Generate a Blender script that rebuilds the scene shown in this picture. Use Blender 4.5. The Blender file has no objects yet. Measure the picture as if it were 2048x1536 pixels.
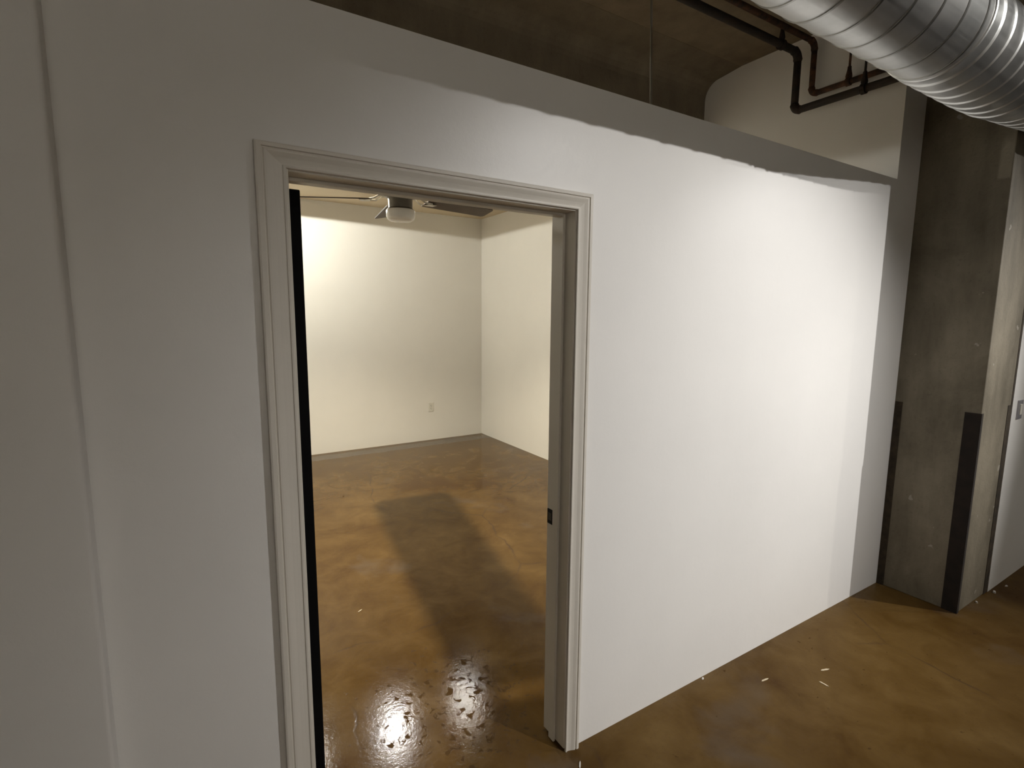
import bpy, bmesh, math, random
from mathutils import Vector, Matrix

random.seed(7)
scene = bpy.context.scene
COL = scene.collection

# ------------------------------------------------------------------ camera
CAM = Vector((-0.1733, -1.4687, 1.7123))
YAW, PITCH, ROLL, FPX = 0.5591, -0.1331, 0.0077, 1052.18
fwd = Vector((math.sin(YAW) * math.cos(PITCH), math.cos(YAW) * math.cos(PITCH), math.sin(PITCH)))
r0 = Vector((math.cos(YAW), -math.sin(YAW), 0.0))
u0 = r0.cross(fwd)
right = r0 * math.cos(ROLL) + u0 * math.sin(ROLL)
up = -r0 * math.sin(ROLL) + u0 * math.cos(ROLL)
cam = bpy.data.cameras.new('camera')
cam.sensor_fit = 'HORIZONTAL'
cam.sensor_width = 36.0
cam.lens = FPX / 2048.0 * 36.0
cam.clip_start = 0.02
cam_o = bpy.data.objects.new('camera', cam)
COL.objects.link(cam_o)
cam_o.matrix_world = Matrix(((right.x, up.x, -fwd.x, CAM.x), (right.y, up.y, -fwd.y, CAM.y),
                             (right.z, up.z, -fwd.z, CAM.z), (0, 0, 0, 1)))
scene.camera = cam_o

# ------------------------------------------------------------------ world, exposure
world = bpy.data.worlds.new('world')
scene.world = world
world.use_nodes = True
world.node_tree.nodes['Background'].inputs['Color'].default_value = (0.0, 0.0, 0.0, 1)
world.node_tree.nodes['Background'].inputs['Strength'].default_value = 0.0
vs = scene.view_settings
vs.view_transform = 'Standard'
vs.look = 'None'
vs.gamma = 1.0
vs.use_curve_mapping = False
vs.exposure = 0.0

# ------------------------------------------------------------------ key dimensions (metres)
Z_TOP = 2.476        # top of the low front wall
Z_CEIL = 3.45        # corridor ceiling
Z_SLAB = 3.00        # lower slab over the room
Y_SLAB = 1.344       # front face of that slab
T_WALL = 0.135
Y_BACK = 5.054
X_ROOM = 3.397
X_PIER = 3.285
X_COLUMN = 3.545
Y_COLUMN = -0.42
X_COLUMN_END = 4.02

# lamps of the place plus one added bounce fill: name -> (position, aim, power, cone degrees, blend, radius, colour)
LAMPS = {
    'corridor_key': ((5.55, -2.95, 3.32), (2.62, 0.0, 0.70), 590, 32.0, 1.0, 0.014, (1.0, 0.975, 0.945)),
    'corridor_fill': ((3.42, -2.50, 2.99), (3.30, 0.0, 0.95), 50, 44, 1.0, 0.05, (1.0, 0.975, 0.94)),
    'corridor_accent': ((2.50, -2.70, 3.20), (1.74, 0.0, 1.00), 320, 69, 1.0, 0.016, (1.0, 0.975, 0.945)),
    'corridor_far': ((6.60, -2.60, 3.25), (4.45, -0.42, 1.0), 140, 50, 1.0, 0.04, (1.0, 0.94, 0.82)),
    'corridor_bounce_fill': ((-0.50, -2.75, 3.20), (-0.10, -3.98, 1.6), 345, 110, 1.0, 0.05, (1.0, 0.93, 0.83)),  # added fill, bounced off the opposite wall to lift the corridor
    'room_fan': ((1.03, 2.235, 2.95), (1.03, 2.3, 0.0), 420, 118, 0.5, 0.014, (1.0, 0.89, 0.70)),
    'room_wall': ((0.60, 3.75, 2.86), (0.60, 3.75, 0.0), 205, 176, 0.02, 0.03, (1.0, 0.98, 0.89)),
    'room_back_left': ((1.57, 3.735, 2.93), (0.47, 0.60, 0.0), 215, 60, 0.8, 0.035, (1.0, 0.98, 0.94)),
    'room_back_right': ((2.45, 3.74, 2.93), (0.79, 0.60, 0.0), 88, 60, 0.8, 0.030, (1.0, 0.98, 0.90)),
    'room_right': ((2.55, 2.75, 2.92), (3.39, 2.6, 1.6), 24, 100, 1.0, 0.03, (1.0, 0.975, 0.90)),
}
BEAM_TALL = {'corridor_key': (1.6, 0.0)}        # this lamp throws an oval beam: stretch, roll in degrees

# ------------------------------------------------------------------ helpers
def tag(o, label=None, cat=None, group=None, kind=None):
    if label: o['label'] = label
    if cat: o['category'] = cat
    if group: o['group'] = group
    if kind: o['kind'] = kind
    return o

def empty(name, loc=(0, 0, 0)):
    o = bpy.data.objects.new(name, None)
    o.empty_display_size = 0.1
    COL.objects.link(o)
    o.location = loc
    return o

def obj(name, bm, m, parent=None, smooth=False, weld=True):
    if weld: bmesh.ops.remove_doubles(bm, verts=bm.verts, dist=1e-5)
    bmesh.ops.recalc_face_normals(bm, faces=bm.faces)
    me = bpy.data.meshes.new(name)
    bm.to_mesh(me); bm.free()
    if smooth:
        for p in me.polygons: p.use_smooth = True
    me.materials.append(m)
    o = bpy.data.objects.new(name, me)
    COL.objects.link(o)
    if parent:
        o.parent = parent
        o.matrix_parent_inverse = Matrix.Translation(parent.location).inverted()
    return o

def smooth_angle(o, deg=35):
    for p in o.data.polygons: p.use_smooth = True
    bm = bmesh.new(); bm.from_mesh(o.data)
    for e in bm.edges:
        if len(e.link_faces) == 2 and e.calc_face_angle() > math.radians(deg): e.smooth = False
    bm.to_mesh(o.data); bm.free()
    return o

def box(bm, x0, x1, y0, y1, z0, z1, bevel=0.0, seg=2):
    t = bmesh.new()
    vs_ = [t.verts.new((x, y, z)) for x in (x0, x1) for y in (y0, y1) for z in (z0, z1)]
    for f in ((0, 1, 3, 2), (4, 6, 7, 5), (0, 4, 5, 1), (2, 3, 7, 6), (0, 2, 6, 4), (1, 5, 7, 3)):
        t.faces.new([vs_[i] for i in f])
    bmesh.ops.recalc_face_normals(t, faces=t.faces)
    if bevel: bmesh.ops.bevel(t, geom=list(t.edges), offset=bevel, segments=seg, profile=0.5, affect='EDGES')
    me = bpy.data.meshes.new('t'); t.to_mesh(me); t.free()
    bm.from_mesh(me); bpy.data.meshes.remove(me)

def prism(bm, pts, axis, a, b):
    """extrude a 2-D outline along axis from a to b (outline in the two other axes, in order)"""
    def P(q, s):
        l = list(q); l.insert(axis, s); return tuple(l)
    A = [bm.verts.new(P(q, a)) for q in pts]
    B = [bm.verts.new(P(q, b)) for q in pts]
    bm.faces.new(A); bm.faces.new(B)
    n = len(pts)
    for i in range(n): bm.faces.new((A[i], A[(i + 1) % n], B[(i + 1) % n], B[i]))

def tube(bm, path, r, seg=16, caps=True):
    """round bar along a list of points, with a constant or per-point radius"""
    path = [Vector(p) for p in path]
    rings = []
    prev = None
    for i, p in enumerate(path):
        d = (path[min(i + 1, len(path) - 1)] - path[max(i - 1, 0)]).normalized()
        if prev is None:
            ref = Vector((0, 0, 1)) if abs(d.z) < 0.9 else Vector((1, 0, 0))
            n = d.cross(ref).normalized()
        else:
            n = (prev - d * prev.dot(d)).normalized()
        prev = n
        b = d.cross(n)
        rr = r[i] if isinstance(r, (list, tuple)) else r
        rings.append([bm.verts.new(p + (n * math.cos(2 * math.pi * k / seg) + b * math.sin(2 * math.pi * k / seg)) * rr) for k in range(seg)])
    for a, b in zip(rings, rings[1:]):
        for k in range(seg): bm.faces.new((a[k], a[(k + 1) % seg], b[(k + 1) % seg], b[k]))
    if caps:
        bm.faces.new(rings[0]); bm.faces.new(rings[-1])

def bend(p, c, q, r, n=8):
    """points of a rounded corner at c between p and q"""
    p, c, q = Vector(p), Vector(c), Vector(q)
    a, b = (p - c).normalized(), (q - c).normalized()
    s, e = c + a * r, c + b * r
    return [(s * (1 - t) ** 2 + c * 2 * t * (1 - t) + e * t * t) for t in [i / n for i in range(n + 1)]]

def lathe(bm, prof, c, seg=32):
    rings = []
    for r, z in prof:
        if r < 1e-6: rings.append([bm.verts.new((c[0], c[1], c[2] + z))])
        else: rings.append([bm.verts.new((c[0] + r * math.cos(2 * math.pi * k / seg), c[1] + r * math.sin(2 * math.pi * k / seg), c[2] + z)) for k in range(seg)])
    for a, b in zip(rings, rings[1:]):
        for k in range(seg):
            k2 = (k + 1) % seg
            if len(a) == 1 and len(b) == 1: continue
            if len(a) == 1: bm.faces.new((a[0], b[k], b[k2]))
            elif len(b) == 1: bm.faces.new((a[k], a[k2], b[0]))
            else: bm.faces.new((a[k], a[k2], b[k2], b[k]))

# ------------------------------------------------------------------ materials
class NT:
    def __init__(self, name):
        self.m = bpy.data.materials.new(name); self.m.use_nodes = True
        self.t = self.m.node_tree; self.b = self.t.nodes['Principled BSDF']
    def n(self, typ, **kw):
        nd = self.t.nodes.new(typ)
        for k, v in kw.items():
            if k in nd.inputs: nd.inputs[k].default_value = v
            else: setattr(nd, k, v)
        return nd
    def l(self, a, b): self.t.links.new(a, b)
    def coord(self, scale=(1, 1, 1)):
        g = self.n('ShaderNodeNewGeometry')
        mp = self.n('ShaderNodeMapping'); mp.inputs['Scale'].default_value = scale
        self.l(g.outputs['Position'], mp.inputs['Vector'])
        return mp.outputs['Vector']
    def noise(self, vec, scale, detail=4, rough=0.55, dist=0.0):
        nd = self.n('ShaderNodeTexNoise')
        nd.inputs['Scale'].default_value = scale; nd.inputs['Detail'].default_value = detail
        nd.inputs['Roughness'].default_value = rough; nd.inputs['Distortion'].default_value = dist
        self.l(vec, nd.inputs['Vector']); return nd.outputs['Fac']
    def ramp(self, fac, stops):
        r = self.n('ShaderNodeValToRGB')
        while len(r.color_ramp.elements) < len(stops): r.color_ramp.elements.new(0.5)
        for e, (p, c) in zip(r.color_ramp.elements, stops):
            e.position = p; e.color = (*c, 1) if len(c) == 3 else c
        self.l(fac, r.inputs['Fac']); return r.outputs['Color']
    def mix(self, fac, a, b, blend='MIX'):
        x = self.n('ShaderNodeMix', data_type='RGBA', blend_type=blend)
        for s, v in ((x.inputs[0], fac), (x.inputs[6], a), (x.inputs[7], b)):
            if hasattr(v, 'links'): self.l(v, s)
            elif isinstance(v, (int, float)): s.default_value = v
            else: s.default_value = (*v, 1)
        return x.outputs[2]
    def math(self, op, a, b=0.0, clamp=False):
        x = self.n('ShaderNodeMath', operation=op, use_clamp=clamp)
        for s, v in ((x.inputs[0], a), (x.inputs[1], b)):
            if hasattr(v, 'links'): self.l(v, s)
            else: s.default_value = v
        return x.outputs[0]
    def bump(self, h, strength=0.2, dist=0.01, prev=None):
        b = self.n('ShaderNodeBump'); b.inputs['Strength'].default_value = strength; b.inputs['Distance'].default_value = dist
        self.l(h, b.inputs['Height'])
        if prev: self.l(prev, b.inputs['Normal'])
        return b.outputs['Normal']

def g3(v): return (v, v, v)

def mat_plain(name, col, rough=0.5, metal=0.0, var=0.08, scale=30.0, bump=0.0):
    k = NT(name); v = k.coord()
    f = k.noise(v, scale, 3)
    lo = tuple(c * (1 - var) for c in col); hi = tuple(min(1, c * (1 + var)) for c in col)
    k.l(k.ramp(f, [(0.3, lo), (0.7, hi)]), k.b.inputs['Base Color'])
    k.b.inputs['Roughness'].default_value = rough; k.b.inputs['Metallic'].default_value = metal
    if bump: k.l(k.bump(f, bump, 0.004), k.b.inputs['Normal'])
    return k.m

def mat_paint(name, col, rough=0.42, var=0.035):
    k = NT(name); v = k.coord()
    big = k.noise(v, 1.3, 4, 0.6)
    streak = k.noise(k.coord((6, 6, 0.5)), 1.0, 3)
    c = k.ramp(big, [(0.3, tuple(a * (1 - var) for a in col)), (0.7, tuple(min(1, a * (1 + var * .4)) for a in col))])
    c = k.mix(k.math('MULTIPLY', k.math('SUBTRACT', streak, 0.5, True), 0.35), c, tuple(a * 0.9 for a in col))
    k.l(c, k.b.inputs['Base Color'])
    k.b.inputs['Roughness'].default_value = rough
    k.b.inputs['Specular IOR Level'].default_value = 0.3
    fine = k.noise(v, 260, 2); mid = k.noise(v, 35, 3)
    nb = k.bump(mid, 0.12, 0.004)
    k.l(k.bump(fine, 0.10, 0.0012, nb), k.b.inputs['Normal'])
    return k.m

def mat_concrete(name, dark, light, rough=0.75, chips=True):
    k = NT(name); v = k.coord()
    a = k.noise(v, 2.2, 6, 0.65, 0.4); b = k.noise(k.coord((5, 5, 1.2)), 1.6, 5, 0.6)
    f = k.math('ADD', k.math('MULTIPLY', a, 0.55), k.math('MULTIPLY', b, 0.45))
    c = k.ramp(f, [(0.32, dark), (0.68, light)])
    sp = k.noise(v, 60, 4, 0.7)
    c = k.mix(k.math('MULTIPLY', k.math('SUBTRACT', 0.42, sp, True), 2.2), c, tuple(x * 0.55 for x in dark))
    if chips:
        ch = k.noise(v, 9.0, 3, 0.55)
        c = k.mix(k.ramp(ch, [(0.69, g3(0)), (0.71, g3(0.6))]), c, (0.42, 0.39, 0.33))
    k.l(c, k.b.inputs['Base Color'])
    k.b.inputs['Roughness'].default_value = rough
    k.l(k.bump(sp, 0.35, 0.006, k.bump(a, 0.3, 0.02)), k.b.inputs['Normal'])
    return k.m

def mat_floor():
    k = NT('stained_concrete_floor'); v = k.coord()
    big = k.noise(v, 1.1, 5, 0.6, 0.8); mid = k.noise(v, 4.5, 5, 0.62, 0.6); fine = k.noise(v, 45, 4, 0.65)
    f = k.math('ADD', k.math('MULTIPLY', big, 0.55), k.math('MULTIPLY', mid, 0.45))
    c = k.ramp(f, [(0.30, (0.050, 0.021, 0.004)), (0.46, (0.083, 0.045, 0.011)), (0.58, (0.110, 0.064, 0.019)), (0.72, (0.145, 0.090, 0.031))])
    c = k.mix(k.math('MULTIPLY', k.math('SUBTRACT', fine, 0.48, True), 1.3), c, (0.085, 0.048, 0.022))
    # grey unstained patches
    gp = k.noise(v, 1.7, 4, 0.55, 0.3)
    c = k.mix(k.ramp(gp, [(0.60, g3(0)), (0.74, g3(0.55))]), c, (0.105, 0.085, 0.068))
    # cracks: thin wandering lines
    wv = k.n('ShaderNodeVectorMath', operation='ADD')
    nz = k.n('ShaderNodeTexNoise'); nz.inputs['Scale'].default_value = 2.2; nz.inputs['Detail'].default_value = 5
    k.l(v, nz.inputs['Vector'])
    sc = k.n('ShaderNodeVectorMath', operation='SCALE'); sc.inputs['Scale'].default_value = 0.22
    k.l(nz.outputs['Color'], sc.inputs[0]); k.l(v, wv.inputs[0]); k.l(sc.outputs[0], wv.inputs[1])
    vo = k.n('ShaderNodeTexVoronoi', feature='DISTANCE_TO_EDGE'); vo.inputs['Scale'].default_value = 0.55
    k.l(wv.outputs[0], vo.inputs['Vector'])
    crack = k.ramp(vo.outputs['Distance'], [(0.0, g3(1)), (0.0045, g3(0))])
    cm = k.math('MULTIPLY', crack, k.ramp(k.noise(v, 1.9, 2), [(0.45, g3(0)), (0.58, g3(0.75))]))
    c = k.mix(cm, c, (0.05, 0.03, 0.018))
    # worn flakes in the sealer
    fl = k.noise(v, 27, 5, 0.6, 0.4)
    # the sealer has come off mainly where people step through the doorway
    dv = k.n('ShaderNodeVectorMath', operation='DISTANCE'); dv.inputs[1].default_value = (0.78, 0.42, 0.0)
    k.l(v, dv.inputs[0])
    near = k.ramp(k.math('MULTIPLY', dv.outputs['Value'], 0.5), [(0.10, g3(1)), (0.32, g3(0))])
    thr = k.math('SUBTRACT', fl, k.math('SUBTRACT', 0.68, k.math('MULTIPLY', near, 0.115)))
    flake = k.math('MULTIPLY', thr, 60.0, True)
    c = k.mix(k.math('MULTIPLY', flake, 0.6), c, (0.055, 0.035, 0.02))
    # grey residue strip left along the back wall
    sx = k.n('ShaderNodeSeparateXYZ'); g = k.n('ShaderNodeNewGeometry'); k.l(g.outputs['Position'], sx.inputs[0])
    yy = k.math('ADD', sx.outputs['Y'], k.math('MULTIPLY', mid, 0.14))
    band = k.math('MULTIPLY', k.math('GREATER_THAN', yy, 4.83), k.math('LESS_THAN', yy, 5.03))
    c = k.mix(k.math('MULTIPLY', band, 0.6), c, (0.13, 0.115, 0.095))
    k.l(c, k.b.inputs['Base Color'])
    ro = k.math('ADD', 0.075, k.math('MULTIPLY', mid, 0.10))
    ro = k.math('ADD', ro, k.math('MULTIPLY', flake, 0.4), True)
    dull = k.ramp(k.math('ADD', k.math('MULTIPLY', sx.outputs['Y'], 1.4), k.math('ADD', 0.35, k.math('MULTIPLY', mid, 0.3))), [(0.38, g3(1)), (0.62, g3(0))])   # the corridor side has lost its sealer
    ro = k.math('ADD', ro, k.math('MULTIPLY', dull, 0.26), True)
    k.l(ro, k.b.inputs['Roughness'])
    k.l(k.math('MULTIPLY', k.math('SUBTRACT', 1.0, flake, True), k.math('SUBTRACT', 0.14, k.math('MULTIPLY', dull, 0.08))), k.b.inputs['Specular IOR Level'])
    h = k.math('SUBTRACT', k.math('SUBTRACT', k.noise(v, 55, 5, 0.6), k.math('MULTIPLY', flake, 0.8)), cm)
    k.l(k.bump(h, 0.115, 0.004), k.b.inputs['Normal'])
    return k.m

def mat_galv():
    k = NT('galvanised_steel')
    v = k.coord((2.0, 60, 60)); s = k.noise(v, 1.0, 3); p = k.noise(k.coord(), 7, 4)
    k.l(k.ramp(p, [(0.3, (0.50, 0.51, 0.50)), (0.7, (0.66, 0.66, 0.645))]), k.b.inputs['Base Color'])
    k.b.inputs['Metallic'].default_value = 1.0
    k.l(k.math('ADD', 0.34, k.math('MULTIPLY', s, 0.18)), k.b.inputs['Roughness'])
    k.l(k.bump(s, 0.05, 0.002), k.b.inputs['Normal'])
    return k.m

def mat_pipe(name, a, b):
    k = NT(name); f = k.noise(k.coord(), 14, 5, 0.65)
    k.l(k.ramp(f, [(0.40, a), (0.66, b)]), k.b.inputs['Base Color'])
    k.b.inputs['Roughness'].default_value = 0.85
    return k.m

def mat_emit(name, col, strength):
    k = NT(name)
    k.b.inputs['Base Color'].default_value = (*col, 1)
    k.b.inputs['Emission Color'].default_value = (*col, 1)
    k.b.inputs['Emission Strength'].default_value = strength
    return k.m

M = dict(
    wall=mat_paint('corridor_wall_paint', (0.80, 0.787, 0.762), 0.36),
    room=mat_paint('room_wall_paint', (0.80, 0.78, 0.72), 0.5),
    trim=mat_paint('trim_paint', (0.70, 0.665, 0.60), 0.38, 0.02),
    floor=mat_floor(),
    ceil=mat_concrete('ceiling_concrete', (0.13, 0.10, 0.066), (0.235, 0.19, 0.13), 0.85, False),
    room_ceiling=mat_paint('lit_ceiling_tone', (0.66, 0.56, 0.40), 0.6),  # pale tone carries the lamplight on the room's concrete ceiling
    slab=mat_concrete('slab_concrete', (0.12, 0.095, 0.065), (0.20, 0.165, 0.115), 0.85, False),
    column=mat_concrete('column_concrete', (0.095, 0.080, 0.052), (0.260, 0.226, 0.165), 0.75, True),
    guard=mat_plain('dark_brown_guard', (0.012, 0.007, 0.004), 0.9, 0, 0.4, 18),
    stain=mat_plain('dark_brown_stain', (0.036, 0.025, 0.013), 0.85, 0, 0.5, 22),
    galv=mat_galv(),
    seam=mat_plain('duct_seam_steel', (0.40, 0.40, 0.385), 0.36, 1.0, 0.1, 40),
    black_pipe=mat_pipe('black_iron', (0.012, 0.009, 0.007), (0.030, 0.017, 0.010)),
    rust_pipe=mat_pipe('rusted_iron', (0.022, 0.011, 0.006), (0.12, 0.050, 0.022)),
    door=mat_plain('black_door_paint', (0.0025, 0.0025, 0.0028), 0.8, 0, 0.2, 10),
    hinge=mat_plain('dark_bronze', (0.10, 0.09, 0.08), 0.35, 0.9, 0.1, 30),
    strike=mat_plain('black_strike_metal', (0.002, 0.002, 0.002), 0.95, 0.0, 0.1, 30),
    plastic=mat_plain('ivory_plastic', (0.72, 0.70, 0.62), 0.35, 0, 0.03, 20),
    slot=mat_plain('dark_slot', (0.03, 0.028, 0.022), 0.6, 0, 0.1, 20),
    steel=mat_plain('brushed_plate', (0.50, 0.49, 0.52), 0.38, 0.7, 0.06, 40),
    fan_wood=mat_plain('fan_blade_wood', (0.085, 0.062, 0.043), 0.5, 0, 0.15, 9),
    fan_edge=mat_plain('fan_blade_edge', (0.05, 0.03, 0.018), 0.55, 0, 0.15, 9),
    fan_metal=mat_plain('fan_motor_metal', (0.16, 0.145, 0.12), 0.35, 0.8, 0.1, 20),
    fan_arm=mat_plain('fan_blade_arm', (0.55, 0.53, 0.47), 0.35, 0.5, 0.08, 20),
    globe=mat_plain('frosted_glass', (0.80, 0.78, 0.73), 0.25, 0, 0.02, 20),
    lamp_body=mat_plain('white_lamp_housing', (0.68, 0.67, 0.64), 0.4, 0, 0.03, 20),
    bulb=mat_emit('lit_bulb', (1.0, 0.93, 0.80), 12.0),
    cable=mat_plain('painted_cable', (0.20, 0.18, 0.14), 0.6, 0, 0.1, 30),
    chip=mat_plain('pale_wood_chip', (0.62, 0.52, 0.36), 0.7, 0, 0.15, 60),
    paint_drip=mat_plain('dried_white_paint', (0.72, 0.70, 0.66), 0.5, 0, 0.06, 60),
)

M['door'].node_tree.nodes['Principled BSDF'].inputs['Specular IOR Level'].default_value = 0.12

# ------------------------------------------------------------------ the setting
def struct(name, bm, m, label=None):
    o = obj(name, bm, m)
    o['kind'] = 'structure'
    if label: o['label'] = label
    return o

bm = bmesh.new(); box(bm, -3.3, 8.6, -4.1, 5.3, -0.12, 0.0)
struct('floor', bm, M['floor'], 'polished brown stained concrete floor with cracks and worn spots')

bm = bmesh.new(); box(bm, -3.3, 8.6, -4.1, 1.5, Z_CEIL, Z_CEIL + 0.12)
struct('ceiling', bm, M['ceil'], 'dark bare concrete ceiling above the corridor')

# lower concrete slab over the room, with a filleted front face
prof = [(Y_SLAB, Z_SLAB), (Y_SLAB, 3.31)]
for i in range(1, 7):
    a = i / 6 * math.pi / 2
    prof.append((Y_SLAB - 0.12 * (1 - math.cos(a)), 3.31 + 0.12 * math.sin(a)))
prof += [(1.05, 3.449), (1.05, Z_CEIL + 0.1), (5.3, Z_CEIL + 0.1), (5.3, Z_SLAB)]
bm = bmesh.new(); prism(bm, prof, 0, -0.95, X_COLUMN)
struct('ceiling_room', bm, M['slab'], 'dark concrete beam and lower slab over the small room')

bm = bmesh.new(); box(bm, -0.80, X_ROOM, Y_SLAB + 0.004, Y_BACK, Z_SLAB - 0.014, Z_SLAB + 0.002)  # added panel: its cream colour stands in for lamplight on the slab
struct('lit_ceiling_panel', bm, M['room_ceiling'], 'added pale panel under the room slab, lamplight put into its colour')

# front wall: one outline with the door opening and the tall pier at its right end
OL, OR_, OH = 0.060, 1.016, 2.080
pts = [(-0.37, 0.0), (OL, 0.0), (OL, OH), (OR_, OH), (OR_, 0.0), (X_COLUMN, 0.0), (X_COLUMN, Z_CEIL), (X_PIER, Z_CEIL),
       (X_PIER, Z_TOP), (-0.37, Z_TOP)]
bm = bmesh.new(); prism(bm, pts, 1, 0.0, T_WALL - 0.002)
struct('wall_front', bm, M['wall'], 'white painted partition wall with a doorway, open above its top edge')

# thicker wall section at the left edge with a rounded corner bead
prof = [(-3.3, -0.060)]
for i in range(7):
    a = i / 6 * math.pi / 2
    prof.append((-0.37 - 0.010 + 0.010 * math.sin(a), -0.060 + 0.010 - 0.010 * math.cos(a)))
prof += [(-0.37, T_WALL), (-3.3, T_WALL)]
bm = bmesh.new(); prism(bm, prof, 2, 0.0, Z_CEIL)
o = struct('wall_left', bm, M['wall'], 'slightly proud white wall section with rounded corner at the left edge')
smooth_angle(o, 25)

# bulkhead above the room's right wall, seen over the low wall
bm = bmesh.new(); box(bm, X_PIER, X_COLUMN, T_WALL - 0.002, Y_SLAB, Z_TOP, Z_CEIL)
struct('wall_upper_right', bm, M['wall'], 'white upper side wall seen above the partition, behind the pipes')
bm = bmesh.new(); box(bm, X_ROOM, X_COLUMN, T_WALL - 0.002, Y_BACK, 0, Z_SLAB)
struct('wall_room_right', bm, M['room'], 'white right side wall of the small room')
bm = bmesh.new(); box(bm, -0.95, X_COLUMN, Y_BACK, 5.3, 0, Z_SLAB)
struct('wall_back', bm, M['room'], 'white back wall of the small room, carrying an outlet')
bm = bmesh.new(); box(bm, -0.95, -0.80, T_WALL, Y_BACK, 0, Z_SLAB)
struct('wall_room_left', bm, M['room'])
# the corridor goes on past the column, and closes behind the camera
bm = bmesh.new(); box(bm, X_COLUMN_END, 8.6, Y_COLUMN - 0.004, 0.1, 0, Z_CEIL)
struct('wall_right', bm, M['wall'], 'white corridor wall beyond the concrete column')
bm = bmesh.new(); box(bm, -3.3, 8.6, -4.1, -3.98, 0, Z_CEIL)
struct('wall_opposite', bm, M['wall'])
bm = bmesh.new(); box(bm, -3.3, -3.2, -3.98, -0.060, 0, Z_CEIL)
struct('wall_corridor_left_end', bm, M['wall'])
bm = bmesh.new(); box(bm, 8.5, 8.6, -3.98, Y_COLUMN - 0.004, 0, Z_CEIL)
struct('wall_corridor_right_end', bm, M['wall'])

# ------------------------------------------------------------------ doorway: casing, jambs, stops, black door
door = empty('door_1', (0.55, 0.06, 0.0))
tag(door, 'cased doorway with moulded grey-white trim and an open black door', kind='structure')
JL, JR, JH = 0.078, 0.998, 2.062          # clear opening
CL, CR, CH = 0.073, 1.003, 2.067          # casing inner edges
WL, WR, WH = 0.073, 0.058, 0.055          # casing widths
PROF = [(0, 0), (0, .008), (.04, .0095), (.10, .0095), (.13, .007), (.17, .007), (.28, .0085), (.42, .011), (.55, .0145), (.63, .0165), (.70, .017),
        (.74, .0145), (.775, .0145), (.79, .019), (.93, .0195), (.985, .018), (1, .016), (1, 0)]

def strip(name, ends):
    bm = bmesh.new()
    A = [bm.verts.new(p) for p in ends[0]]; B = [bm.verts.new(p) for p in ends[1]]
    n = len(A)
    bm.faces.new(A); bm.faces.new(B)
    for i in range(n): bm.faces.new((A[i], A[(i + 1) % n], B[(i + 1) % n], B[i]))
    return obj(name, bm, M['trim'], door)

strip('casing', ([(CL - WL * t, -d, 0.0) for t, d in PROF], [(CL - WL * t, -d, CH + WH * t) for t, d in PROF]))
strip('casing', ([(CR + WR * t, -d, 0.0) for t, d in PROF], [(CR + WR * t, -d, CH + WH * t) for t, d in PROF]))
strip('casing', ([(CL - WL * t, -d, CH + WH * t) for t, d in PROF], [(CR + WR * t, -d, CH + WH * t) for t, d in PROF]))
bm = bmesh.new(); box(bm, OL, JL, -0.0005, T_WALL, 0.0, OH, 0.0012, 1); obj('jamb', bm, M['trim'], door)
bm = bmesh.new(); box(bm, JR, OR_, -0.0005, T_WALL, 0.012, OH, 0.0012, 1); obj('jamb', bm, M['trim'], door)
bm = bmesh.new(); box(bm, JL, JR, -0.0005, T_WALL, JH, OH, 0.0012, 1); obj('head_jamb', bm, M['trim'], door)
bm = bmesh.new(); box(bm, JR - 0.010, JR, 0.055, 0.089, 0.004, JH, 0.0015, 1); obj('door_stop', bm, M['trim'], door)
bm = bmesh.new(); box(bm, JL, JL + 0.010, 0.055, 0.089, 0.004, JH, 0.0015, 1); obj('door_stop', bm, M['trim'], door)
bm = bmesh.new(); box(bm, JL + 0.010, JR - 0.010, 0.055, 0.089, JH - 0.010, JH, 0.0015, 1); obj('door_stop', bm, M['trim'], door)
# strike plate in the right jamb with its latch hole
bm = bmesh.new(); box(bm, JR - 0.0022, JR + 0.001, 0.094, 0.132, 0.900, 0.960, 0.001, 1)
sp = obj('strike_plate', bm, M['strike'], door); sp['label'] = 'small black strike plate'
bm = bmesh.new(); box(bm, JR - 0.0032, JR - 0.0018, 0.104, 0.124, 0.915, 0.945)
h = obj('latch_hole', bm, M['slot']); h.parent = sp
# the door leaf, swung 90 degrees into the room against the left jamb
bm = bmesh.new(); box(bm, 0.094, 0.131, T_WALL + 0.006, T_WALL + 0.910, 0.008, 2.050, 0.002, 1)
leaf = obj('door_leaf', bm, M['door'], door); leaf['label'] = 'black door leaf swung open into the room, seen edge-on'
for z in (0.25, 1.03, 1.80):
    bm = bmesh.new()
    tube(bm, [(0.086, T_WALL + 0.004, z - 0.045), (0.086, T_WALL + 0.004, z + 0.045)], 0.006, 12)
    box(bm, 0.0935, 0.128, T_WALL + 0.0045, T_WALL + 0.007, z - 0.045, z + 0.045)
    hg = obj('hinge', bm, M['door']); hg.parent = leaf
bm = bmesh.new(); lathe(bm, [(0, 0.0), (0.026, 0.0), (0.027, 0.004), (0.010, 0.010), (0.010, 0.030), (0.024, 0.040), (0.026, 0.052), (0.018, 0.062), (0, 0.064)], (0, 0, 0), 20)
bmesh.ops.rotate(bm, verts=bm.verts, cent=(0, 0, 0), matrix=Matrix.Rotation(math.pi / 2, 3, 'Y'))
bmesh.ops.translate(bm, verts=bm.verts, vec=(0.131, T_WALL + 0.845, 0.93))
kb = obj('knob', bm, M['hinge'], None, True); kb.parent = leaf

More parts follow.
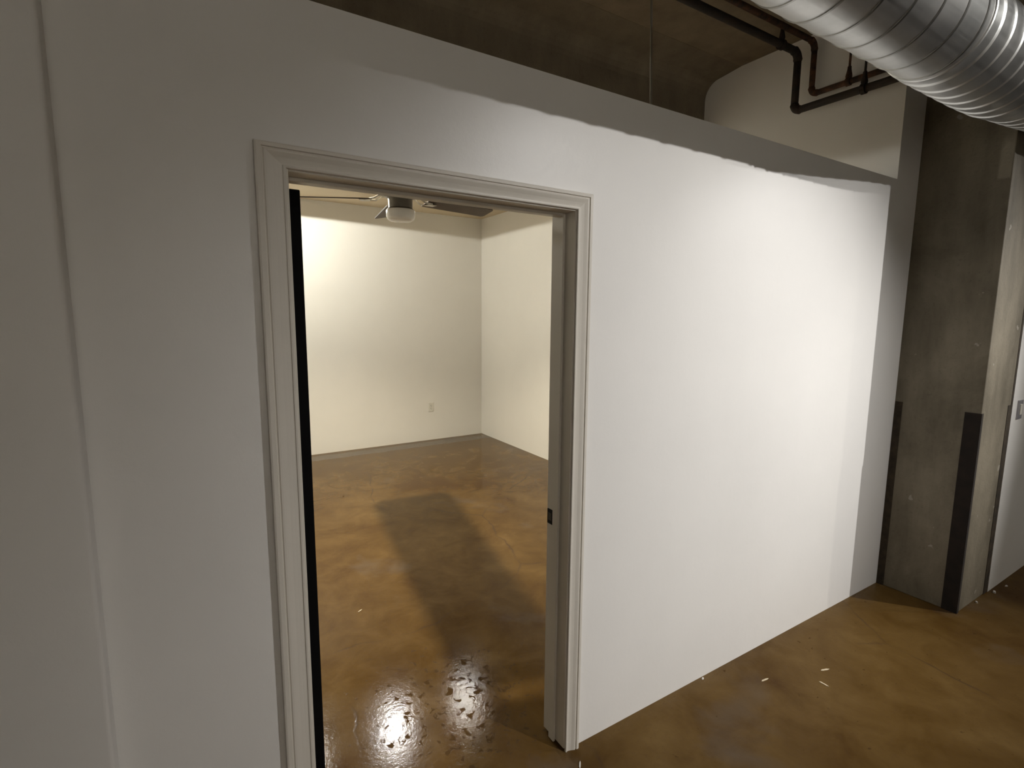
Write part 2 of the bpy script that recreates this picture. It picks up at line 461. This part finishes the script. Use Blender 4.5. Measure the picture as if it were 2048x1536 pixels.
# ------------------------------------------------------------------ concrete column
colm = empty('concrete_column', ((X_COLUMN + X_COLUMN_END) / 2, Y_COLUMN / 2, 0))
tag(colm, 'rough bare concrete column with dark corner strips, right of the white wall', 'column', kind='structure')
bm = bmesh.new()
box(bm, X_COLUMN, X_COLUMN_END, Y_COLUMN, 0.133, 0.0, Z_CEIL, 0.006, 2)
obj('shaft', bm, M['column'], colm)
bm = bmesh.new(); prism(bm, [(X_COLUMN - 0.003, -0.347), (X_COLUMN - 0.003, Y_COLUMN - 0.003), (X_COLUMN + 0.022, Y_COLUMN - 0.003), (X_COLUMN + 0.022, Y_COLUMN + 0.01),
                             (X_COLUMN + 0.01, Y_COLUMN + 0.01), (X_COLUMN + 0.01, -0.347)], 2, 0.0, 1.182)
obj('corner_guard', bm, M['guard'], colm)
bm = bmesh.new(); box(bm, X_COLUMN - 0.002, X_COLUMN + 0.004, -0.042, -0.003, 0.0, 1.194)
obj('edge_strip', bm, M['stain'], colm)
bm = bmesh.new(); box(bm, X_COLUMN_END - 0.065, X_COLUMN_END - 0.001, Y_COLUMN - 0.002, Y_COLUMN + 0.004, 0.0, 1.194)
obj('edge_strip', bm, M['stain'], colm)
bm = bmesh.new(); box(bm, X_COLUMN_END - 0.020, X_COLUMN_END - 0.001, Y_COLUMN - 0.0015, Y_COLUMN + 0.004, 1.195, 2.9)
obj('joint_strip', bm, M['stain'], colm)

# ------------------------------------------------------------------ galvanised round duct
DY, DZ, DR = -0.572, 2.704, 0.1625
duct = empty('air_duct', (2.0, DY, DZ))
tag(duct, 'round galvanised spiral duct hanging below the ceiling along the corridor', 'duct')
def axis_z(x): return DZ + (0.0 if x < 2.55 else 0.055 * min(1.0, (x - 2.55) / 1.1) ** 1.4)
def ring_tube(xs, rs, seg=72):
    bm = bmesh.new(); rings = []
    for x, r in zip(xs, rs):
        rings.append([bm.verts.new((x, DY + r * math.cos(2 * math.pi * k / seg), axis_z(x) + r * math.sin(2 * math.pi * k / seg))) for k in range(seg)])
    for a, b in zip(rings, rings[1:]):
        for k in range(seg): bm.faces.new((a[k], a[(k + 1) % seg], b[(k + 1) % seg], b[k]))
    return bm
X_CPL = 2.13
obj('duct_pipe', ring_tube([-3.1 + i * (X_CPL + 3.1) / 30 for i in range(31)], [DR] * 31), M['galv'], duct, True)
# helical lock seam, one raised strip per turn
PITCH_SEAM = 0.137
segs = 56
n = 0
x = -0.9
while x < X_CPL - 0.03:
    bm = bmesh.new(); rows = []
    for i in range(segs + 1):
        th = 2 * math.pi * i / segs
        xc = x + PITCH_SEAM * i / segs
        rows.append([bm.verts.new((xc + dx, DY + (DR + dr) * math.cos(th), DZ + (DR + dr) * math.sin(th)))
                     for dx, dr in ((-0.0055, -0.001), (-0.0045, 0.0028), (0.003, 0.0032), (0.0055, -0.001))])
    for a, b in zip(rows, rows[1:]):
        for k in range(3): bm.faces.new((a[k], a[k + 1], b[k + 1], b[k]))
    smooth_angle(obj('lock_seam', bm, M['seam'], duct), 40)
    x += PITCH_SEAM
# coupling collar, then gored fitting
bm = ring_tube([X_CPL - 0.035, X_CPL - 0.033, X_CPL - 0.028, X_CPL - 0.022, X_CPL + 0.028, X_CPL + 0.033, X_CPL + 0.038, X_CPL + 0.040],
               [DR, DR + .004, DR + .006, DR + .003, DR + .003, DR + .006, DR + .004, DR])
smooth_angle(obj('coupling', bm, M['galv'], duct), 30)
xs, rs = [], []
x = X_CPL + 0.03
GORE = 0.098
gi = 0
while x < 8.45:
    base = DR + (0.004 if x < 2.75 else 0.0) - 0.016 * max(0.0, min(1.0, (x - 2.75) / 0.7))
    if x < 4.6:
        for t, dr in ((0.0, 0.0), (0.06, 0.0045), (0.13, 0.0045), (0.17, 0.0005), (0.45, 0.0022), (0.75, 0.0012), (0.97, 0.0)):
            xs.append(x + GORE * t); rs.append(base + dr)
        x += GORE
    else:
        xs.append(x); rs.append(base); x += 0.35
smooth_angle(obj('gored_fitting', ring_tube(xs, rs), M['galv'], duct), 32)
for x in (3.9,):
    bm = bmesh.new()
    pts_ = [(x, DY + (DR + .003) * math.cos(a), axis_z(x) + (DR + .003) * math.sin(a)) for a in [math.pi + i * math.pi / 24 for i in range(25)]]
    rows = [[bm.verts.new((p[0] + dx, p[1], p[2])) for dx in (-0.012, 0.012)] for p in [(x, DY - DR - .003, Z_CEIL)] + pts_ + [(x, DY + DR + .003, Z_CEIL)]]
    for a, b in zip(rows, rows[1:]): bm.faces.new((a[0], a[1], b[1], b[0]))
    o = obj('strap', bm, M['seam'], duct)
    md = o.modifiers.new('thickness', 'SOLIDIFY'); md.thickness = 0.0015; md.offset = 1.0

# ------------------------------------------------------------------ pipes above the partition
def pipe_thing(name, label, m, px, y_up, z_up, z_low, y_end, r, hang):
    root = empty(name, (px, 0.55, z_low)); tag(root, label, 'pipe', 'pipes above the partition')
    rb = 0.055
    a, b, c, d = (-0.8, y_up, z_up), (px, y_up, z_up), (px, y_up, z_low), (px, y_end, z_low)
    c1 = bend(a, b, c, rb); c2 = bend(b, c, d, rb * 0.8)
    for p0, p1 in ((a, c1[0]), (c1[-1], c2[0]), (c2[-1], d)):
        bm = bmesh.new(); tube(bm, [p0, p1], r, 20); obj('pipe_run', bm, m, root, True)
    for cc in (c1, c2):
        bm = bmesh.new(); tube(bm, cc, [r * 1.0] + [r * 1.22] + [r * 1.14] * (len(cc) - 4) + [r * 1.22] + [r * 1.0], 20); smooth_angle(obj('elbow', bm, m, root), 40)
    for (hx, hy, hz) in hang:
        bm = bmesh.new()
        along_x = abs(hz - z_up) < 1e-6
        pts_ = []
        for i in range(25):
            an = math.pi / 2 + 2 * math.pi * i / 24
            pts_.append((r * 1.35 * math.cos(an), r * 1.35 * math.sin(an)))
        loop = []
        for u_, w_ in pts_[:-1]:
            loop.append([bm.verts.new((hx + s, hy + u_, hz + w_) if along_x else (hx + u_, hy + s, hz + w_)) for s in (-0.012, 0.012)] +
                        [bm.verts.new((hx + s, hy + u_ * .8, hz + w_ * .8) if along_x else (hx + u_ * .8, hy + s, hz + w_ * .8)) for s in (0.012, -0.012)])
        for i in range(len(loop)):
            A, B = loop[i], loop[(i + 1) % len(loop)]
            for k in range(4): bm.faces.new((A[k], A[(k + 1) % 4], B[(k + 1) % 4], B[k]))
        # swivel yoke above the ring
        lathe(bm, [(0.004, r * 1.3 + 0.07), (0.010, r * 1.3 + 0.062), (0.011, r * 1.3 + 0.045), (0.018, r * 1.3 + 0.010), (0.016, r * 1.2)], (hx, hy, hz), 12)
        hg = obj('pipe_hanger', bm, m, root)
        bm = bmesh.new(); tube(bm, [(hx, hy, hz + r * 1.3 + 0.05), (hx, hy, Z_CEIL + 0.01)], 0.0065, 10)
        rod = obj('hanger_rod', bm, m); rod.parent = hg
    return root
pipe_thing('iron_pipe', 'black iron pipe bending down and across the upper white wall', M['black_pipe'], 3.17, 0.566, 3.325, 2.982, -1.6, 0.0215,
           [(2.99, 0.566, 3.325), (3.17, 0.165, 2.982)])
pipe_thing('rusty_pipe', 'thinner rusty pipe running just above the black pipe', M['rust_pipe'], 3.23, 0.50, 3.375, 3.072, -1.6, 0.0165,
           [(3.23, 0.283, 3.072)])
# thin cable from the ceiling down to the top of the partition
bm = bmesh.new(); tube(bm, [(1.335, 0.05, Z_CEIL + 0.005), (1.372, 0.055, 2.9), (1.40, 0.06, Z_TOP - 0.004)], 0.0045, 10)
tag(obj('hanging_cable', bm, M['cable'], None, True), 'thin pale cable dropping from the ceiling to the partition top', 'cable')

# ------------------------------------------------------------------ ceiling fan
FX, FY, FZ = 1.010, 1.725, 2.400
fan = empty('ceiling_fan', (FX, FY, Z_SLAB - 0.014))
tag(fan, 'five-bladed ceiling fan with white drum light inside the room', 'fan')
c0 = (FX, FY, 0)
bm = bmesh.new(); lathe(bm, [(0.0, 2.988), (0.070, 2.988), (0.072, 2.975), (0.060, 2.945), (0.030, 2.92), (0.0, 2.918)], c0, 28); smooth_angle(obj('canopy', bm, M['fan_metal'], fan), 40)
bm = bmesh.new(); tube(bm, [(FX, FY, 2.925), (FX, FY, 2.50)], 0.011, 14); obj('downrod', bm, M['fan_metal'], fan, True)
bm = bmesh.new(); lathe(bm, [(0.0, 2.520), (0.035, 2.520), (0.060, 2.505), (0.098, 2.480), (0.105, 2.455), (0.105, 2.425), (0.090, 2.408), (0.074, 2.400), (0.072, 2.345), (0.080, 2.338), (0.080, 2.330), (0, 2.330)], c0, 36)
smooth_angle(obj('motor_housing', bm, M['fan_metal'], fan), 35)
bm = bmesh.new(); lathe(bm, [(0.0, 2.334), (0.084, 2.334), (0.087, 2.328), (0.087, 2.295), (0.082, 2.280), (0.066, 2.270), (0.035, 2.266), (0.0, 2.265)], c0, 40)
gl = obj('light_globe', bm, M['globe'], fan); smooth_angle(gl, 40); gl['label'] = 'white frosted drum shade'
R_TIP = 0.675
for i in range(5):
    ang = math.radians(82.0 - 72 * i)        # clockwise from +Y
    a = math.atan2(math.cos(ang), math.sin(ang))
    rotm = Matrix.Translation((FX, FY, FZ)) @ Matrix.Rotation(a, 4, 'Z')
    # blade outline in local x (outward), y
    L0 = 0.175
    out = [(L0, -0.052), (L0 + 0.03, -0.056)]
    out += [(L0 + 0.03 + (R_TIP - 0.02 - L0 - 0.03) * t, -0.056 - 0.012 * t) for t in (0.33, 0.66, 1.0)]
    out += [(R_TIP - 0.006, -0.062), (R_TIP, -0.048), (R_TIP, 0.048), (R_TIP - 0.006, 0.062)]
    out += [(L0 + 0.03 + (R_TIP - 0.02 - L0 - 0.03) * t, 0.056 + 0.012 * t) for t in (1.0, 0.66, 0.33)]
    out += [(L0 + 0.03, 0.056), (L0, 0.052)]
    bm = bmesh.new()
    A = [bm.verts.new((x_, y_, -0.003)) for x_, y_ in out]; B = [bm.verts.new((x_, y_, 0.003)) for x_, y_ in out]
    bm.faces.new(A); bm.faces.new(B)
    for q in range(len(out)): bm.faces.new((A[q], A[(q + 1) % len(out)], B[(q + 1) % len(out)], B[q]))
    bmesh.ops.rotate(bm, verts=bm.verts, cent=(0, 0, 0), matrix=Matrix.Rotation(math.radians(-11), 3, 'X'))
    bmesh.ops.transform(bm, matrix=rotm, verts=bm.verts)
    bl = obj('blade', bm, M['fan_wood'], fan)
    bl.data.materials.append(M['fan_edge'])
    for p in bl.data.polygons:
        if abs(p.normal.z) < 0.7: p.material_index = 1
    bm = bmesh.new()
    for s in (-1, 1):
        tube(bm, [(0.085, s * 0.012, 0.018), (0.12, s * 0.030, 0.016), (0.155, s * 0.034, -0.004), (0.215, s * 0.020, -0.006 - s * 0.004)], [0.007, 0.006, 0.006, 0.005], 8)
    box(bm, 0.185, 0.245, -0.026, 0.026, -0.012, -0.007, 0.002, 1)
    bmesh.ops.transform(bm, matrix=rotm, verts=bm.verts)
    ar = obj('blade_arm', bm, M['fan_arm']); ar.parent = bl

# ------------------------------------------------------------------ lamps
def lamp(key, name, label, cat_group, ceil_z, style):
    pos, aim, power, cone, blend, rad, colr = LAMPS[key]
    pos = Vector(pos); aim = Vector(aim); d = (aim - pos).normalized()
    root = empty(name, (pos.x, pos.y, ceil_z)); tag(root, label, 'lamp', cat_group)
    inv = Matrix.Translation(root.location).inverted()
    rotq = d.to_track_quat('-Z', 'Y').to_matrix().to_4x4()
    mtx = Matrix.Translation(pos) @ rotq
    if style == 'disc':
        bm = bmesh.new(); h_ = ceil_z - pos.z
        lathe(bm, [(0.0, h_ + 0.004), (0.062, h_ + 0.004), (0.064, h_ - 0.006), (0.052, 0.030), (0.046, 0.020), (0.0, 0.020)], pos, 28)
        smooth_angle(obj('lamp_base', bm, M['lamp_body'], root), 40)
        bm = bmesh.new(); lathe(bm, [(0.030, 0.021), (0.036, 0.014), (0.030, 0.006), (0.0, 0.003)], pos, 20)
        obj('bulb', bm, M['bulb'], root, True)
    else:
        bm = bmesh.new(); lathe(bm, [(0.0, 0.16), (0.030, 0.155), (0.046, 0.12), (0.050, 0.02), (0.053, -0.025), (0.049, -0.025), (0.046, 0.02), (0.030, 0.024), (0.0, 0.024)], (0, 0, 0), 28)
        bmesh.ops.transform(bm, matrix=mtx, verts=bm.verts); smooth_angle(obj('lamp_head', bm, M['lamp_body'], root), 40)
        bm = bmesh.new(); lathe(bm, [(0.036, 0.022), (0.030, 0.012), (0.0, 0.006)], (0, 0, 0), 20)
        bmesh.ops.transform(bm, matrix=mtx, verts=bm.verts); obj('bulb', bm, M['bulb'], root, True)
        top = pos - d * 0.09
        bm = bmesh.new(); tube(bm, [top, (top.x, top.y, ceil_z + 0.004)], 0.010, 12)
        box(bm, top.x - 0.04, top.x + 0.04, top.y - 0.02, top.y + 0.02, ceil_z - 0.025, ceil_z + 0.003)
        obj('lamp_stem', bm, M['lamp_body'], root)
    li = bpy.data.lights.new(name + '_light', 'SPOT')
    li.energy = power; li.spot_size = math.radians(cone); li.spot_blend = blend; li.shadow_soft_size = rad; li.color = colr
    lo = bpy.data.objects.new('lamp_light', li); COL.objects.link(lo)
    tall, roll = BEAM_TALL.get(key, (1.0, 0.0))
    lo.matrix_basis = mtx @ Matrix.Rotation(math.radians(roll), 4, 'Z') @ Matrix.Diagonal((1.0, tall, 1.0, 1.0))
    lo.parent = root; lo.matrix_parent_inverse = inv
    return root
lamp('corridor_key', 'spot_lamp', 'white spot lamp on the corridor ceiling aimed at the bright wall', 'corridor spot lamps', Z_CEIL, 'head')
lamp('corridor_fill', 'spot_lamp', 'white spot lamp on the corridor ceiling facing the column', 'corridor spot lamps', Z_CEIL, 'head')
lamp('room_fan', 'ceiling_bulb', 'bare ceiling bulb just behind the ceiling fan', 'room ceiling bulbs', Z_SLAB - 0.014, 'disc')
lamp('corridor_accent', 'spot_lamp', 'white spot lamp on the corridor ceiling opposite the doorway and bright wall', 'corridor spot lamps', Z_CEIL, 'head')
lamp('corridor_far', 'spot_lamp', 'white spot lamp farthest down the corridor, past the column', 'corridor spot lamps', Z_CEIL, 'head')
lamp('corridor_bounce_fill', 'spot_lamp', 'added fill lamp behind the camera, bounced off the opposite wall', 'corridor spot lamps', Z_CEIL, 'head')
lamp('room_wall', 'ceiling_bulb', 'ceiling bulb close to the room back wall, behind the black door', 'room ceiling bulbs', Z_SLAB - 0.014, 'disc')
lamp('room_right', 'ceiling_bulb', 'ceiling bulb nearest the right wall of the room', 'room ceiling bulbs', Z_SLAB - 0.014, 'disc')
lamp('room_back_left', 'ceiling_bulb', 'ceiling bulb in the middle of the room, left of a pair', 'room ceiling bulbs', Z_SLAB - 0.014, 'disc')
lamp('room_back_right', 'ceiling_bulb', 'ceiling bulb in the middle of the room, right of a pair', 'room ceiling bulbs', Z_SLAB - 0.014, 'disc')

# ------------------------------------------------------------------ outlet, switch plate
def wall_plate(name, label, cat, cx, y, cz, w, h, m, kind):
    root = empty(name, (cx, y, cz)); tag(root, label, cat)
    bm = bmesh.new(); box(bm, cx - w / 2, cx + w / 2, y - 0.007, y + 0.001, cz - h / 2, cz + h / 2, 0.0025, 2)
    obj('cover_plate', bm, m, root)
    if kind == 'outlet':
        for s in (-1, 1):
            zc = cz + s * 0.0205
            bm = bmesh.new()
            pr = [(cx + 0.017 * math.cos(t) , zc + max(-0.0145, min(0.0145, 0.019 * math.sin(t)))) for t in [i * math.pi / 12 for i in range(24)]]
            prism(bm, pr, 1, y - 0.0095, y - 0.004)
            rc = obj('receptacle', bm, m, root)
            bm = bmesh.new()
            for dx, hh in ((-0.0065, 0.005), (0.0065, 0.004)):
                box(bm, cx + dx - 0.0016, cx + dx + 0.0016, y - 0.0102, y - 0.009, zc + 0.002 - hh, zc + 0.002 + hh)
            lathe(bm, [(0, 0), (0.0028, 0), (0.0028, 0.0)], (cx, y - 0.0101, zc - 0.009), 8)
            box(bm, cx - 0.0025, cx + 0.0025, y - 0.0102, y - 0.009, zc - 0.0115, zc - 0.0065)
            sl = obj('slots', bm, M['slot']); sl.parent = rc
        bm = bmesh.new(); box(bm, cx - 0.003, cx + 0.003, y - 0.0085, y - 0.006, cz - 0.003, cz + 0.003, 0.001, 1); obj('screw', bm, M['slot'], root)
    else:
        bm = bmesh.new(); box(bm, cx - 0.017, cx + 0.017, y - 0.011, y - 0.005, cz - 0.033, cz + 0.033, 0.002, 1); obj('rocker', bm, M['plastic'], root)
        for s in (-1, 1):
            bm = bmesh.new(); box(bm, cx - 0.003, cx + 0.003, y - 0.0085, y - 0.006, cz + s * 0.048 - 0.003, cz + s * 0.048 + 0.003, 0.001, 1); obj('screw', bm, M['steel'], root)
    return root
wall_plate('power_outlet', 'small ivory power outlet low on the room back wall', 'outlet', 2.616, Y_BACK, 0.452, 0.072, 0.122, M['plastic'], 'outlet')
wall_plate('switch_plate', 'grey metal switch plate on the white wall past the column', 'switch', 4.145, Y_COLUMN - 0.004, 1.155, 0.078, 0.118, M['steel'], 'switch')

# ------------------------------------------------------------------ debris on the floor
CH_L = [
    (2.065, -0.172, -8, 0.046, 'pale splinter on the corridor floor nearest the partition foot'),
    (2.383, -0.283, -20, 0.050, 'pale splinter on the corridor floor, farthest one toward the column'),
    (2.275, -0.335, -88, 0.044, 'pale splinter on the corridor floor, nearer one of the close pair'),
    (1.014, -0.083, 48, 0.034, 'white chip on the floor at the foot of the door casing'),
    (0.597, 1.401, 30, 0.034, 'small pale chip on the room floor beyond the doorway'),
]
for i, (cx, cy, rz, ln, lab) in enumerate(CH_L):
    bm = bmesh.new()
    w = ln * 0.16
    prof_ = [(-ln / 2, -w * .2), (-ln * .3, -w * .5), (ln * .25, -w * .45), (ln / 2, 0.0), (ln * .2, w * .5), (-ln * .35, w * .4)]
    prism(bm, prof_, 2, 0.0, 0.003)
    bmesh.ops.rotate(bm, verts=bm.verts, cent=(0, 0, 0), matrix=Matrix.Rotation(math.radians(rz), 3, 'Z'))
    bmesh.ops.translate(bm, verts=bm.verts, vec=(cx, cy, 0.0))
    tag(obj('wood_splinter', bm, M['chip'] if i != 3 else M['paint_drip']), lab, 'splinter', 'chips and splinters on the floor')

# crumbs of dried white paint lying along the foot of the column and the wall past it
for cx, cy, rz, w, lab in [
    (4.045, -0.450, 20, 0.034, 'white paint crumb at the right foot of the column, largest'),
    (4.215, -0.462, -15, 0.022, 'white paint crumb along the wall foot past the column'),
    (3.800, -0.436, 40, 0.024, 'white paint crumb at the front foot of the column'),
    (1.820, -0.012, 10, 0.016, 'tiny white paint crumb at the foot of the white wall')]:
    bm = bmesh.new()
    k_ = 7
    ring = [(w * (0.35 + 0.25 * random.random()) * math.cos(2 * math.pi * i / k_), w * 0.6 * (0.35 + 0.2 * random.random()) * math.sin(2 * math.pi * i / k_)) for i in range(k_)]
    A = [bm.verts.new((x_, y_, 0.0)) for x_, y_ in ring]; B = [bm.verts.new((x_ * 0.7, y_ * 0.7, w * 0.3)) for x_, y_ in ring]
    bm.faces.new(A); bm.faces.new(B)
    for i in range(k_): bm.faces.new((A[i], A[(i + 1) % k_], B[(i + 1) % k_], B[i]))
    bmesh.ops.rotate(bm, verts=bm.verts, cent=(0, 0, 0), matrix=Matrix.Rotation(math.radians(rz), 3, 'Z'))
    bmesh.ops.translate(bm, verts=bm.verts, vec=(cx, cy, 0.0))
    tag(obj('paint_crumb', bm, M['paint_drip']), lab, 'paint crumb', 'paint crumbs on the floor')
